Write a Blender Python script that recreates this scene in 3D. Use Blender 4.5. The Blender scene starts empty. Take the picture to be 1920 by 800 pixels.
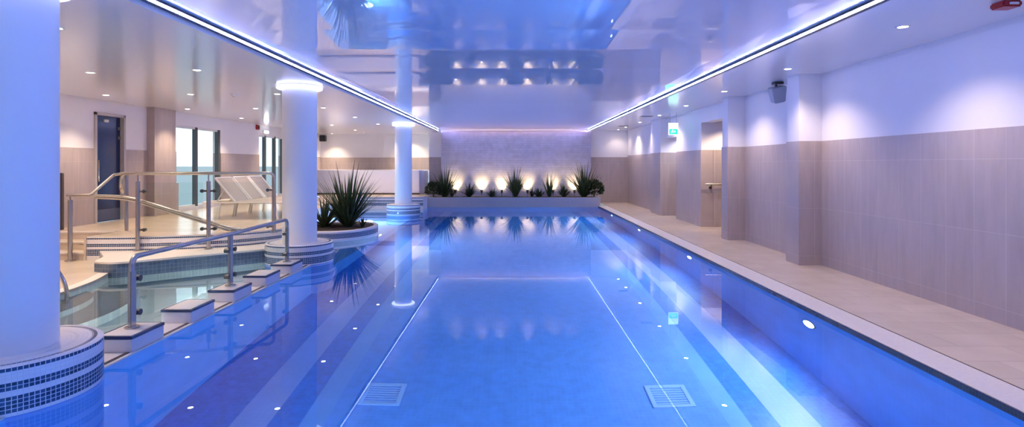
import bpy, bmesh, math, random
from mathutils import Vector, Matrix
PI = math.pi
rnd = random.Random(7)
S = bpy.context.scene
COL = S.collection

# ------------------------------------------------------------------ materials
def new_mat(name):
    m = bpy.data.materials.new(name); m.use_nodes = True
    nt = m.node_tree; nt.nodes.clear()
    out = nt.nodes.new('ShaderNodeOutputMaterial')
    return m, nt, out
def principled(name, col, rough=.5, metal=0, spec=.5, ior=1.5, noise=0, nscale=8, bump=0, bscale=60, coat=0):
    m, nt, out = new_mat(name)
    b = nt.nodes.new('ShaderNodeBsdfPrincipled'); nt.links.new(b.outputs[0], out.inputs[0])
    b.inputs['Base Color'].default_value = (*col, 1); b.inputs['Roughness'].default_value = rough
    b.inputs['Metallic'].default_value = metal; b.inputs['Specular IOR Level'].default_value = spec
    b.inputs['IOR'].default_value = ior; b.inputs['Coat Weight'].default_value = coat
    tc = nt.nodes.new('ShaderNodeTexCoord')
    if noise:
        n = nt.nodes.new('ShaderNodeTexNoise'); n.inputs['Scale'].default_value = nscale; n.inputs['Detail'].default_value = 4
        nt.links.new(tc.outputs['Object'], n.inputs['Vector'])
        r = nt.nodes.new('ShaderNodeMapRange'); r.inputs['From Min'].default_value = .3; r.inputs['From Max'].default_value = .7
        r.inputs['To Min'].default_value = 1-noise; r.inputs['To Max'].default_value = 1+noise
        nt.links.new(n.outputs['Fac'], r.inputs['Value'])
        mx = nt.nodes.new('ShaderNodeVectorMath'); mx.operation = 'SCALE'; mx.inputs[0].default_value = col
        nt.links.new(r.outputs['Result'], mx.inputs['Scale']); nt.links.new(mx.outputs[0], b.inputs['Base Color'])
    if bump:
        n2 = nt.nodes.new('ShaderNodeTexNoise'); n2.inputs['Scale'].default_value = bscale
        nt.links.new(tc.outputs['Object'], n2.inputs['Vector'])
        bp = nt.nodes.new('ShaderNodeBump'); bp.inputs['Strength'].default_value = bump; bp.inputs['Distance'].default_value = .01
        nt.links.new(n2.outputs['Fac'], bp.inputs['Height']); nt.links.new(bp.outputs[0], b.inputs['Normal'])
    return m
def tiled(name, c1, c2, mortar, w, h, gap, rough=.35, src='Object', axes='xy', origin=(0, 0), offset=0., noise=.06, nscale=3, spec=.5, stretch=None):
    m, nt, out = new_mat(name)
    b = nt.nodes.new('ShaderNodeBsdfPrincipled'); nt.links.new(b.outputs[0], out.inputs[0])
    b.inputs['Roughness'].default_value = rough; b.inputs['Specular IOR Level'].default_value = spec
    tc = nt.nodes.new('ShaderNodeTexCoord'); sp = nt.nodes.new('ShaderNodeSeparateXYZ'); cb = nt.nodes.new('ShaderNodeCombineXYZ')
    nt.links.new(tc.outputs[src], sp.inputs[0])
    for i, a in enumerate(axes):
        ad = nt.nodes.new('ShaderNodeMath'); ad.operation = 'SUBTRACT'; ad.inputs[1].default_value = origin[i] - 100*(w if i == 0 else h)
        if a == 's':
            sm = nt.nodes.new('ShaderNodeMath'); sm.operation = 'ADD'
            nt.links.new(sp.outputs['X'], sm.inputs[0]); nt.links.new(sp.outputs['Y'], sm.inputs[1]); nt.links.new(sm.outputs[0], ad.inputs[0])
        else:
            nt.links.new(sp.outputs[a.upper()], ad.inputs[0])
        nt.links.new(ad.outputs[0], cb.inputs[i])
    br = nt.nodes.new('ShaderNodeTexBrick'); br.offset = offset; br.squash = 1
    nt.links.new(cb.outputs[0], br.inputs['Vector'])
    br.inputs['Scale'].default_value = 1; br.inputs['Brick Width'].default_value = w; br.inputs['Row Height'].default_value = h
    br.inputs['Mortar Size'].default_value = gap; br.inputs['Mortar Smooth'].default_value = .1
    br.inputs['Color1'].default_value = (*c1, 1); br.inputs['Color2'].default_value = (*c2, 1); br.inputs['Mortar'].default_value = (*mortar, 1)
    n = nt.nodes.new('ShaderNodeTexNoise'); n.inputs['Scale'].default_value = nscale; n.inputs['Detail'].default_value = 5
    if stretch:
        mp = nt.nodes.new('ShaderNodeMapping'); mp.inputs['Scale'].default_value = stretch
        nt.links.new(tc.outputs[src], mp.inputs[0]); nt.links.new(mp.outputs[0], n.inputs['Vector'])
    else:
        nt.links.new(tc.outputs[src], n.inputs['Vector'])
    r = nt.nodes.new('ShaderNodeMapRange'); r.inputs['From Min'].default_value = .3; r.inputs['From Max'].default_value = .7
    r.inputs['To Min'].default_value = 1-noise; r.inputs['To Max'].default_value = 1+noise
    nt.links.new(n.outputs['Fac'], r.inputs['Value'])
    mx = nt.nodes.new('ShaderNodeVectorMath'); mx.operation = 'SCALE'
    nt.links.new(br.outputs['Color'], mx.inputs[0]); nt.links.new(r.outputs['Result'], mx.inputs['Scale'])
    nt.links.new(mx.outputs[0], b.inputs['Base Color'])
    return m
def emissive(name, col, strength):
    m, nt, out = new_mat(name)
    e = nt.nodes.new('ShaderNodeEmission'); e.inputs[0].default_value = (*col, 1); e.inputs[1].default_value = strength
    nt.links.new(e.outputs[0], out.inputs[0]); return m
def thin_glass(name, tint, base=1.2):
    m, nt, out = new_mat(name)
    t = nt.nodes.new('ShaderNodeBsdfTransparent'); t.inputs[0].default_value = (*tint, 1)
    g = nt.nodes.new('ShaderNodeBsdfGlossy'); g.inputs['Roughness'].default_value = 0
    f = nt.nodes.new('ShaderNodeFresnel'); f.inputs[0].default_value = base
    mx = nt.nodes.new('ShaderNodeMixShader')
    ge = nt.nodes.new('ShaderNodeNewGeometry'); k = nt.nodes.new('ShaderNodeMath'); k.operation = 'SUBTRACT'; k.inputs[0].default_value = 1
    k2 = nt.nodes.new('ShaderNodeMath'); k2.operation = 'MULTIPLY'
    nt.links.new(ge.outputs['Backfacing'], k.inputs[1]); nt.links.new(k.outputs[0], k2.inputs[0]); nt.links.new(f.outputs[0], k2.inputs[1])
    nt.links.new(k2.outputs[0], mx.inputs[0]); nt.links.new(t.outputs[0], mx.inputs[1]); nt.links.new(g.outputs[0], mx.inputs[2])
    nt.links.new(mx.outputs[0], out.inputs[0]); return m
def water_mat(name, tint):
    m, nt, out = new_mat(name)
    r = nt.nodes.new('ShaderNodeBsdfRefraction'); r.inputs['Color'].default_value = (*tint, 1); r.inputs['IOR'].default_value = 1.33; r.inputs['Roughness'].default_value = 0
    g = nt.nodes.new('ShaderNodeBsdfGlossy'); g.inputs['Roughness'].default_value = 0; g.inputs['Color'].default_value = (.93, .96, 1, 1)
    f = nt.nodes.new('ShaderNodeFresnel'); f.inputs[0].default_value = 1.33
    tc = nt.nodes.new('ShaderNodeTexCoord')
    mp = nt.nodes.new('ShaderNodeMapping'); mp.inputs['Scale'].default_value = (1.2, .8, 1)
    n = nt.nodes.new('ShaderNodeTexNoise'); n.inputs['Scale'].default_value = 2.2; n.inputs['Detail'].default_value = 1.5
    nt.links.new(tc.outputs['Object'], mp.inputs[0]); nt.links.new(mp.outputs[0], n.inputs['Vector'])
    bp = nt.nodes.new('ShaderNodeBump'); bp.inputs['Strength'].default_value = .10; bp.inputs['Distance'].default_value = .002
    nt.links.new(n.outputs['Fac'], bp.inputs['Height'])
    for q in (r, g, f): nt.links.new(bp.outputs[0], q.inputs['Normal'])
    mx = nt.nodes.new('ShaderNodeMixShader')
    nt.links.new(f.outputs[0], mx.inputs[0]); nt.links.new(r.outputs[0], mx.inputs[1]); nt.links.new(g.outputs[0], mx.inputs[2])
    nt.links.new(mx.outputs[0], out.inputs[0]); return m

M = {}
M['ceil_gloss'] = principled('stretch_ceiling_gloss', (.84, .88, .97), .02, spec=.5, ior=3.2)
M['soffit'] = principled('soffit_satin_paint', (.82, .80, .80), .16, spec=.5, ior=1.45)
M['paint'] = principled('white_wall_paint', (.80, .78, .80), .6, noise=.015, nscale=2)
M['white_blue_lit'] = principled('white_render_blue_lit', (.74, .74, .88), .45)  # white render, blue room light tinted into its base colour
M['white'] = principled('white_painted_plaster', (.86, .85, .88), .42)
WT = ((.43, .36, .345), (.455, .38, .36), (.53, .46, .44))
M['tile_x'] = tiled('grey_beige_wall_tile_long', *WT, .345, .67, .003, .33, axes='yz', origin=(.12, .18), noise=.07, nscale=2.2, stretch=(1, 6, 1))
M['tile_y'] = tiled('grey_beige_wall_tile_cross', *WT, .345, .67, .003, .33, axes='xz', origin=(.12, .18), noise=.07, nscale=2.2, stretch=(6, 1, 1))
M['deck'] = tiled('beige_deck_tile', (.60, .50, .40), (.64, .53, .43), (.46, .39, .32), .66, .33, .003, .22, axes='xy', origin=(.2, .1), offset=.5, noise=.05)
M['coping'] = principled('pale_coping_stone', (.74, .68, .64), .32, noise=.05, nscale=40)
M['nose'] = tiled('dark_nosing_mosaic', (.045, .028, .022), (.07, .045, .035), (.10, .07, .055), .025, .025, .002, .25, axes='yz')
M['blue_round'] = tiled('pool_blue_mosaic_curved', (.06, .19, .58), (.08, .21, .60), (.10, .23, .60), .0262, .0245, .0021, .3, src='UV', noise=.08)
M['slate_mosaic'] = tiled('slate_blue_mosaic', (.075, .12, .20), (.11, .16, .25), (.20, .24, .30), .05, .05, .003, .2, src='UV', noise=.1)
M['navy_edge'] = principled('navy_edge_tile', (.025, .04, .11), .2)
M['mosaic'] = tiled('dark_blue_glass_mosaic', (.010, .032, .09), (.035, .085, .19), (.62, .64, .72), .0262, .0245, .0021, .12, src='UV', noise=.2, nscale=60)
M['grout_white'] = tiled('white_mosaic', (.78, .74, .76), (.82, .78, .79), (.70, .67, .70), .0262, .0245, .0015, .25, src='UV', noise=.03)
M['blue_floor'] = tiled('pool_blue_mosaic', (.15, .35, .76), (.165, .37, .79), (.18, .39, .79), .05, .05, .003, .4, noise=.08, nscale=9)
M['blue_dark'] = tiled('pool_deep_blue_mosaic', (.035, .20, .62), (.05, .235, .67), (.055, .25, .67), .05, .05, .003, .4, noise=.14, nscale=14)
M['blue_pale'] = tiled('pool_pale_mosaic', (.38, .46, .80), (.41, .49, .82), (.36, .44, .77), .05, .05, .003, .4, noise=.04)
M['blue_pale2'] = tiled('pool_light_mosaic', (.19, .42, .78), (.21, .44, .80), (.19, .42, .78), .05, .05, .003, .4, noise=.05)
M['blue_wall'] = tiled('pool_wall_mosaic', (.07, .30, .76), (.08, .31, .78), (.09, .32, .78), .05, .05, .003, .4, axes='yz', noise=.08)
M['spa_floor'] = tiled('spa_sage_mosaic', (.34, .41, .42), (.38, .45, .46), (.46, .52, .53), .03, .03, .003, .35, noise=.08)
M['spa_bench'] = principled('spa_bench_pale_mosaic', (.62, .63, .56), .35, noise=.06, nscale=20)
M['steel'] = principled('brushed_steel', (.46, .43, .41), .26, metal=1)
M['steel_dark'] = principled('dark_steel', (.12, .12, .13), .3, metal=1)
M['glass'] = thin_glass('clear_panel_glass', (.94, .97, .96))
M['pane'] = thin_glass('window_glass', (.96, .98, .98))
M['water'] = water_mat('pool_water', (.62, .84, 1.0))
M['spa_water'] = water_mat('spa_water', (.86, .94, .97))
M['soil'] = principled('dark_soil', (.06, .04, .028), .9, noise=.4, nscale=30, bump=.8, bscale=40)
M['leaf'] = principled('deep_green_leaf', (.040, .074, .028), .5, noise=.35, nscale=12)
M['leaf2'] = principled('olive_leaf', (.065, .085, .026), .5, noise=.35, nscale=12)
M['leaf3'] = principled('shrub_leaf', (.022, .042, .02), .6, noise=.35, nscale=12)
M['trough'] = principled('lilac_grey_render', (.50, .46, .46), .55, noise=.04)
M['rose'] = principled('pale_rose_trim', (.82, .64, .62), .5)
M['stone'] = tiled('split_stone_cladding', (.47, .47, .60), (.53, .52, .66), (.41, .41, .53), .6, .09, .006, .55, axes='xz', offset=.37, noise=.10, nscale=5)
M['navy'] = principled('navy_glass_door', (.010, .022, .085), .12)
M['navy2'] = principled('slate_kick_plate', (.06, .08, .15), .3)
M['frame'] = principled('grey_window_frame', (.08, .09, .10), .4)
M['white_plastic'] = principled('white_plastic', (.8, .8, .8), .4)
M['black'] = principled('black_plastic', (.012, .012, .014), .4)
M['red'] = principled('red_plastic', (.40, .015, .02), .35)
M['grey_plastic'] = principled('light_grey_plastic', (.42, .44, .50), .45)
M['lens_white'] = principled('white_lens', (.85, .8, .8), .2)
M['sling'] = principled('beige_mesh_sling', (.42, .37, .335), .7, bump=.2, bscale=300)
M['lframe'] = principled('white_lounger_frame', (.82, .80, .78), .35)
M['green'] = emissive('exit_sign_green', (.02, .55, .22), .9)
M['sign'] = emissive('exit_sign_white', (.55, .85, .80), .8)
M['led'] = emissive('led_strip_blue_white', (.33, .39, 1.0), 32.0)
M['grate'] = principled('pool_grate_plastic', (.40, .58, .84), .5)
M['led_wall_fill'] = emissive('led_wall_side_fill', (.33, .38, 1.0), 5.5)
M['led_cove'] = emissive('led_cove_rose', (1.0, .60, .66), 1.3)
M['channel'] = principled('anodised_channel', (.09, .09, .12), .5)
M['ring'] = emissive('ring_led_blue_white', (.50, .54, 1.0), 1.3)
M['lamp'] = emissive('warm_downlight_lens', (1, .84, .62), 14)
M['uplens'] = emissive('warm_spot_lens', (1, .80, .42), 22)
M['uwlens'] = emissive('underwater_lamp_lens', (.80, .86, 1), 9)
M['wlamp'] = emissive('white_lamp_lens', (.95, .97, 1), 4)
M['sea'] = principled('sea_water', (.085, .15, .17), .5)
M['vent'] = principled('vent_grey', (.28, .28, .34), .5)
M['brown'] = principled('brown_post_paint', (.10, .075, .065), .45)

# ------------------------------------------------------------------ helpers
def wpos(o):
    v = Vector((0, 0, 0))
    while o: v += o.location; o = o.parent
    return v
def obj(name, bm, mats, parent=None, smooth=False, local=False, kind=None):
    if parent is not None and not local:
        bmesh.ops.translate(bm, vec=-wpos(parent), verts=bm.verts)
    me = bpy.data.meshes.new(name)
    bm.normal_update(); bm.to_mesh(me); bm.free()
    for m in (mats if isinstance(mats, (list, tuple)) else [mats]): me.materials.append(m)
    if smooth:
        me.polygons.foreach_set('use_smooth', [True]*len(me.polygons))
        try: me.set_sharp_from_angle(angle=math.radians(40))
        except Exception: pass
    o = bpy.data.objects.new(name, me); COL.objects.link(o)
    if parent: o.parent = parent
    if kind: o['kind'] = kind
    return o
def tag(o, label, cat, group=None):
    o['label'] = label; o['category'] = cat
    if group: o['group'] = group
    return o
def thing(name, loc, label, cat, group=None):
    o = bpy.data.objects.new(name, None); o.empty_display_size = .1; COL.objects.link(o); o.location = loc
    return tag(o, label, cat, group)
def struct(name, bm, mats, **k):
    return obj(name, bm, mats, kind='structure', **k)
def dup(root, loc, label, group=None, rz=0):
    def rec(o, par):
        c = o.copy(); COL.objects.link(c)
        if par: c.parent = par
        for ch in list(o.children): rec(ch, c)
        return c
    r = rec(root, None); r.location = loc; r.rotation_euler = (0, 0, rz); r['label'] = label
    if group: r['group'] = group
    return r
def BM(): return bmesh.new()
def box(bm, x0, x1, y0, y1, z0, z1, mi=0, bev=0):
    vs = [bm.verts.new((x, y, z)) for x in (x0, x1) for y in (y0, y1) for z in (z0, z1)]
    fs = [bm.faces.new([vs[i] for i in q]) for q in ((0, 1, 3, 2), (4, 6, 7, 5), (0, 4, 5, 1), (2, 3, 7, 6), (0, 2, 6, 4), (1, 5, 7, 3))]
    for f in fs: f.material_index = mi
    if bev:
        es = list({e for f in fs for e in f.edges})
        r = bmesh.ops.bevel(bm, geom=es, offset=bev, segments=2, affect='EDGES', clamp_overlap=True)
        for f in r['faces']: f.material_index = mi
    return vs
def bx(*a, bev=0): b = BM(); box(b, *a, bev=bev); return b
def prism(bm, poly, z0, z1, mt=0, ms=0):
    lo = [bm.verts.new((x, y, z0)) for x, y in poly]; hi = [bm.verts.new((x, y, z1)) for x, y in poly]
    n = len(poly)
    area = sum(poly[i][0]*poly[(i+1) % n][1]-poly[(i+1) % n][0]*poly[i][1] for i in range(n))
    f = bm.faces.new(hi if area > 0 else hi[::-1]); f.material_index = mt
    f = bm.faces.new(lo[::-1] if area > 0 else lo); f.material_index = ms
    for i in range(n):
        j = (i+1) % n
        q = [lo[i], lo[j], hi[j], hi[i]]
        f = bm.faces.new(q if area > 0 else q[::-1]); f.material_index = ms
def smooth_path(pts, rad=.08, n=5):
    pts = [Vector(p) for p in pts]; out = [pts[0]]
    for i in range(1, len(pts)-1):
        a, b, c = pts[i-1], pts[i], pts[i+1]
        da, dc = (a-b), (c-b); r = min(rad, da.length*.48, dc.length*.48)
        p, q = b+da.normalized()*r, b+dc.normalized()*r
        for k in range(n+1):
            t = k/n; out.append(p*(1-t)**2+b*2*t*(1-t)+q*t*t)
    out.append(pts[-1]); return out
def tube(bm, pts, r, seg=12, mi=0, closed=False):
    pts = [Vector(p) for p in pts]; n = len(pts); rings = []
    rr = r if isinstance(r, (list, tuple)) else [r]*n
    up = None
    for i in range(n):
        if closed: t = pts[(i+1) % n]-pts[i-1]
        else: t = pts[min(i+1, n-1)]-pts[max(i-1, 0)]
        t.normalize()
        if up is None:
            up = Vector((0, 0, 1)) if abs(t.z) < .9 else Vector((1, 0, 0))
        a = t.cross(up).normalized(); b = a.cross(t).normalized(); up = b
        rings.append([bm.verts.new(pts[i]+(a*math.cos(k*2*PI/seg)+b*math.sin(k*2*PI/seg))*rr[i]) for k in range(seg)])
    for i in range(n if closed else n-1):
        A, B = rings[i], rings[(i+1) % n]
        for k in range(seg):
            f = bm.faces.new([A[k], A[(k+1) % seg], B[(k+1) % seg], B[k]]); f.material_index = mi; f.smooth = True
    if not closed:
        bm.faces.new(rings[0]).material_index = mi; bm.faces.new(rings[-1][::-1]).material_index = mi
def lathe(bm, prof, seg=96, cx=0, cy=0, mis=None, uref=.49):
    uv = bm.loops.layers.uv.verify(); L = 0; prev = None
    for i, (r, z) in enumerate(prof):
        r = max(r, 1e-4)
        ring = [bm.verts.new((cx+r*math.cos(2*PI*k/seg), cy+r*math.sin(2*PI*k/seg), z)) for k in range(seg)]
        if prev:
            dl = math.hypot(r-prev[1], z-prev[2])
            for k in range(seg):
                j = (k+1) % seg
                f = bm.faces.new([prev[0][k], prev[0][j], ring[j], ring[k]])
                f.material_index = mis[i-1] if mis else 0
                for lp, (u, v) in zip(f.loops, ((k, 0), (k+1, 0), (k+1, dl), (k, dl))): lp[uv].uv = (u*2*PI/seg*uref, v)
            L += dl
        prev = (ring, r, z)
def cyl(bm, x, y, z0, z1, r, seg=24, mi=0, bev=.0):
    p = [(0, z0), (r-bev, z0), (r, z0+bev), (r, z1-bev), (r-bev, z1), (0, z1)] if bev else [(0, z0), (r, z0), (r, z1), (0, z1)]
    lathe(bm, p, seg, x, y, [mi]*(len(p)-1))
def cylx(bm, p, axis, L, r, seg=16, mi=0):
    a = Vector(axis).normalized(); tube(bm, [Vector(p)-a*L/2, Vector(p)+a*L/2], r, seg, mi)
# mosaic band pattern measured down from the top edge: (height, material)  0 white, 1 mosaic
BANDS = [(.0225, 1), (.064, 0), (.047, 1), (.034, 0), (.0965, 1), (.02, 0)]
def riser(bm, path, ztop, zbot, mi_w=0, mi_m=1):
    """banded vertical skirt along a polyline (outside on the right of the path direction)"""
    uv = bm.loops.layers.uv.verify(); zs = [(ztop, None)]; z = ztop
    for h, m in BANDS:
        z2 = max(z-h, zbot); zs.append((z2, mi_m if m else mi_w)); z = z2
        if z <= zbot: break
    if z > zbot: zs.append((zbot, mi_w))
    u = 0
    for (x0, y0), (x1, y1) in zip(path, path[1:]):
        d = math.hypot(x1-x0, y1-y0)
        for (za, _), (zb, mi) in zip(zs, zs[1:]):
            f = bm.faces.new([bm.verts.new((x0, y0, zb)), bm.verts.new((x1, y1, zb)), bm.verts.new((x1, y1, za)), bm.verts.new((x0, y0, za))])
            f.material_index = mi
            for lp, c in zip(f.loops, ((u, 0), (u+d, 0), (u+d, za-zb), (u, za-zb))): lp[uv].uv = c
        u += d
def curve_pts(pts, n=8):
    """Catmull-Rom through 2-D points"""
    out = []
    P = [Vector(p) for p in pts]; P = [P[0]*2-P[1]]+P+[P[-1]*2-P[-2]]
    for i in range(1, len(P)-2):
        for k in range(n):
            t = k/n; a, b, c, d = P[i-1], P[i], P[i+1], P[i+2]
            v = .5*((2*b)+(c-a)*t+(2*a-5*b+4*c-d)*t*t+(3*b-a-3*c+d)*t**3); out.append((v.x, v.y))
    out.append(tuple(P[-2])); return out
def lamp(name, typ, loc, energy, col, parent=None, target=None, size=.03, angle=90, blend=.6):
    l = bpy.data.lights.new(name, typ); l.energy = energy; l.color = col; l.shadow_soft_size = size
    if typ == 'SPOT': l.spot_size = math.radians(angle); l.spot_blend = blend
    o = bpy.data.objects.new(name, l); COL.objects.link(o)
    o.location = Vector(loc)-(wpos(parent) if parent else Vector())
    if target: o.rotation_euler = (Vector(target)-Vector(loc)).to_track_quat('-Z', 'Y').to_euler()
    if parent: o.parent = parent
    return o

# ------------------------------------------------------------------ dimensions
EYE, F = 1.47, 1050.0
PX = 2.94            # half width of the pool
PD = -1.75           # pool depth
ZD = .045            # right deck / coping level
ZC = 2.75            # ceiling over the pool and right deck
ZL = 2.66            # soffit over the left side
ZR = .40             # raised deck
ZW = 1.80            # top of wall tiling
XR, XL = 4.37, -7.6
YN, YE, YW = -1.6, 19.3, 21.0   # near pool end, far pool end, far wall
YB = 22.1            # rear left wall

# ------------------------------------------------------------------ camera
cd = bpy.data.cameras.new('camera'); cam = bpy.data.objects.new('camera', cd); COL.objects.link(cam)
cam.location = (0, 0, EYE); cam.rotation_euler = (PI/2, 0, 0)
cd.sensor_fit = 'HORIZONTAL'; cd.sensor_width = 36; cd.lens = 36*F/1920
cd.shift_x = -2/1920; cd.shift_y = -92/1920; cd.clip_end = 6000
S.camera = cam

# ------------------------------------------------------------------ pool basin
b = BM()
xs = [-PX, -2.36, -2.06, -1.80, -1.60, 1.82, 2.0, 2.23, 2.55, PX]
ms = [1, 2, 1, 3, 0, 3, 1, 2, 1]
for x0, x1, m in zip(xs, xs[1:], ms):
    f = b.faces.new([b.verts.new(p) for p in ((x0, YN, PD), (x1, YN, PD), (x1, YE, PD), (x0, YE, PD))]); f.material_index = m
def quad(bm, pts, mi=0):
    f = bm.faces.new([bm.verts.new(p) for p in pts]); f.material_index = mi; return f
quad(b, ((PX, YN, PD), (PX, YE, PD), (PX, YE, 0), (PX, YN, 0))[::-1], 4)
quad(b, ((-PX, YN, PD), (-PX, 8.6, PD), (-PX, 8.6, 0), (-PX, YN, 0)), 4)
ZA = -.95
quad(b, ((-PX, 8.6, PD), (-PX, YE, PD), (-PX, YE, ZA), (-PX, 8.6, ZA)), 4)
quad(b, ((-PX, YE, PD), (PX, YE, PD), (PX, YE, 0), (-PX, YE, 0)), 4)
quad(b, ((-PX, YN, PD), (PX, YN, PD), (PX, YN, 0), (-PX, YN, 0)), 4)
quad(b, ((-5.4, 8.6, ZA), (-PX, 8.6, ZA), (-PX, YE, ZA), (-5.4, YE, ZA)), 3)
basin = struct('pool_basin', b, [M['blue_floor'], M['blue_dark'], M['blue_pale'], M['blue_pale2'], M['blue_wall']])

# water
b = BM()
quad(b, ((-PX, YN, 0), (PX, YN, 0), (PX, YE, 0), (-PX, YE, 0)))
quad(b, ((-5.4, 8.6, 0), (-PX, 8.6, 0), (-PX, YE, 0), (-5.4, YE, 0)))
bmesh.ops.remove_doubles(b, verts=b.verts, dist=1e-4)
w = obj('pool_water', b, M['water']); w['kind'] = 'stuff'
tag(w, 'still blue water filling the long swimming pool', 'water')

# spa basin
SPA = [(-5.45, 2.2), (-3.22, 2.2), (-3.22, 8.6), (-3.6, 9.3), (-5.45, 9.3)]
b = BM()
f = b.faces.new([b.verts.new((x, y, -.75)) for x, y in SPA])
n = len(SPA)
for i in range(n):
    (x0, y0), (x1, y1) = SPA[i], SPA[(i+1) % n]
    quad(b, ((x0, y0, -.75), (x0, y0, -.002), (x1, y1, -.002), (x1, y1, -.75)))
struct('spa_basin', b, M['spa_floor'])
b = BM(); b.faces.new([b.verts.new((x, y, 0)) for x, y in SPA])
w = obj('spa_water', b, M['spa_water']); w['kind'] = 'stuff'
tag(w, 'pale green water in the curved spa pool behind the steel handrail', 'water')
# submerged seats in the spa pool
b = BM()
prism(b, [(-5.44+.02, 4.6)]+[(-5.25+.62*math.sin(a), 5.75-.95*math.cos(a)) for a in [PI*k/24 for k in range(25)]]+[(-5.42, 6.9)], -.74, -.18, 0, 1)
struct('spa_seat', b, [M['spa_bench'], M['spa_floor']])
b = BM()
outer = [(-5.25+1.0*math.sin(a), 5.75-1.35*math.cos(a)) for a in [PI*k/24 for k in range(25)]]
prism(b, [(-5.42, 4.4)]+outer+[(-5.42, 7.1)], -.745, -.42, 0, 1)
struct('spa_step', b, [M['spa_bench'], M['spa_floor']])

# weir wall between the pools
b = BM()
box(b, -3.22, -PX-.008, 2.0, 8.45, -1.0, .0, 0); box(b, -3.222, -PX, 2.0, 8.45, .0005, .012, 0)
box(b, -3.00, -2.97, 2.0, 8.45, .012, .016, 1)
struct('pool_weir', b, [M['coping'], M['nose']])

# ------------------------------------------------------------------ decks (floor)
b = BM()
box(b, PX+.29, 6.2, -3.2, YW, -.25, ZD, 0)
struct('floor', b, M['deck'])
b = BM()
box(b, PX-.004, PX+.29, -3.2, YE+.02, .004, ZD, 0, bev=.006)
box(b, PX-.010, PX-.003, -3.2, YE, -.01, ZD-.003, 1)
box(b, PX+.288, PX+.296, -3.2, YE, .0, ZD+.001, 1)
struct('trim_coping', b, [M['coping'], M['nose']])
b = BM(); box(b, -9, PX-.02, -3.2, YN, -.3, ZD); struct('floor_near', b, M['deck'])
edge = [(-4.9, 2.2), (-4.95, 5.2), (-5.0, 6.2), (-5.1, 6.8), (-5.28, 7.3)]
edge_c = curve_pts(edge, 6)
b = BM()
prism(b, [(-7.6, 1.5)]+[(-4.9, 1.5)]+edge_c+[(-5.5, 7.6), (-5.6, 8.4), (-7.6, 8.4)], -.8, .05, 0, 1)
struct('floor_lower', b, [M['deck'], M['spa_floor']])
b = BM()
lip = edge_c
inn = [(x-.13, y) for x, y in edge_c]
prism(b, lip+inn[::-1], .03, .056, 0, 0)
struct('trim_spa_edge', b, M['coping'])
# raised ledge at the back of the spa pool
front = curve_pts([(-5.62, 7.45), (-5.3, 7.30), (-4.87, 7.72), (-4.3, 8.2), (-3.95, 8.75), (-3.62, 9.1)], 8)
front = curve_pts([(-5.55, 7.42), (-5.22, 7.36), (-4.8, 7.68), (-4.3, 8.08), (-3.85, 8.45), (-3.55, 8.8)], 8)
b = BM()
back = [(-3.5, 9.6), (-6.3, 8.5), (-5.7, 7.8)]
prism(b, front+back, -.6, .165, 0, 1)
cap = [(x+.02, y-.03) for x, y in front]
prism(b, cap+back, .165, .19, 0, 0)
uvl = b.loops.layers.uv.verify()
struct('spa_ledge', b, [M['coping'], M['spa_floor']])
b = BM()
u = 0
uv = b.loops.layers.uv.verify()
for (x0, y0), (x1, y1) in zip(front, front[1:]):
    d = math.hypot(x1-x0, y1-y0)
    f = quad(b, ((x0+.006, y0-.008, -.1), (x1+.006, y1-.008, -.1), (x1+.006, y1-.008, .165), (x0+.006, y0-.008, .165)))
    for lp, c in zip(f.loops, ((u, 0), (u+d, 0), (u+d, .265), (u, .265))): lp[uv].uv = c
    u += d
struct('trim_spa_mosaic', b, M['slate_mosaic'])
# raised deck
rim = [(-6.36, 8.3)]+curve_pts([(-6.36, 8.3), (-5.4, 8.38), (-4.5, 8.68), (-3.95, 9.2), (-3.72, 9.8)], 6)[1:]
rim += curve_pts([(-3.72, 9.8), (-3.95, 10.4), (-4.40, 10.9), (-4.44, 11.8), (-4.42, 12.7), (-4.7, 13.5), (-4.9, 15), (-5.05, 18.4)], 4)[1:]+[(-2.96, 18.4)]
b = BM()
prism(b, rim+[(-2.96, YB), (XL, YB), (XL, 9.0), (-6.36, 9.0)], -.95, ZR-.02, 0, 1)
struct('floor_raised', b, [M['deck'], M['white']])
b = BM(); prism(b, [(x+.0, y-.0) for x, y in rim]+[(x-.22 if x > -6.3 and y > 11.2 and x < -3 else x-.05, y+.24) for x, y in rim][::-1], ZR-.02, ZR, 0, 0)
b.free()
b = BM(); prism(b, rim+[(-2.96, YB), (XL, YB), (XL, 9.0), (-6.36, 9.0)], ZR-.02, ZR, 0, 1)
struct('floor_raised_paving', b, [M['deck'], M['coping']])
b = BM(); riser(b, [(x+.004 if x > -4.6 else x, y-.006) for x, y in rim], ZR-.022, -.6)
struct('trim_riser_mosaic', b, [M['grout_white'], M['mosaic']])
b = BM()
for k in range(3):
    box(b, XL, -6.34, 8.3+.30*k, 9.3, .04, .05+.117*(k+1), 0)
    box(b, XL, -6.335, 8.285+.30*k, 8.34+.30*k, .05+.117*(k+1)-.022, .05+.117*(k+1)+.002, 1)
box(b, -6.345, -6.32, 8.28, 9.0, .04, ZR, 0)
struct('floor_steps', b, [M['deck'], M['coping']])

# ------------------------------------------------------------------ ceilings
b = BM(); LX = 2.80
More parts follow.
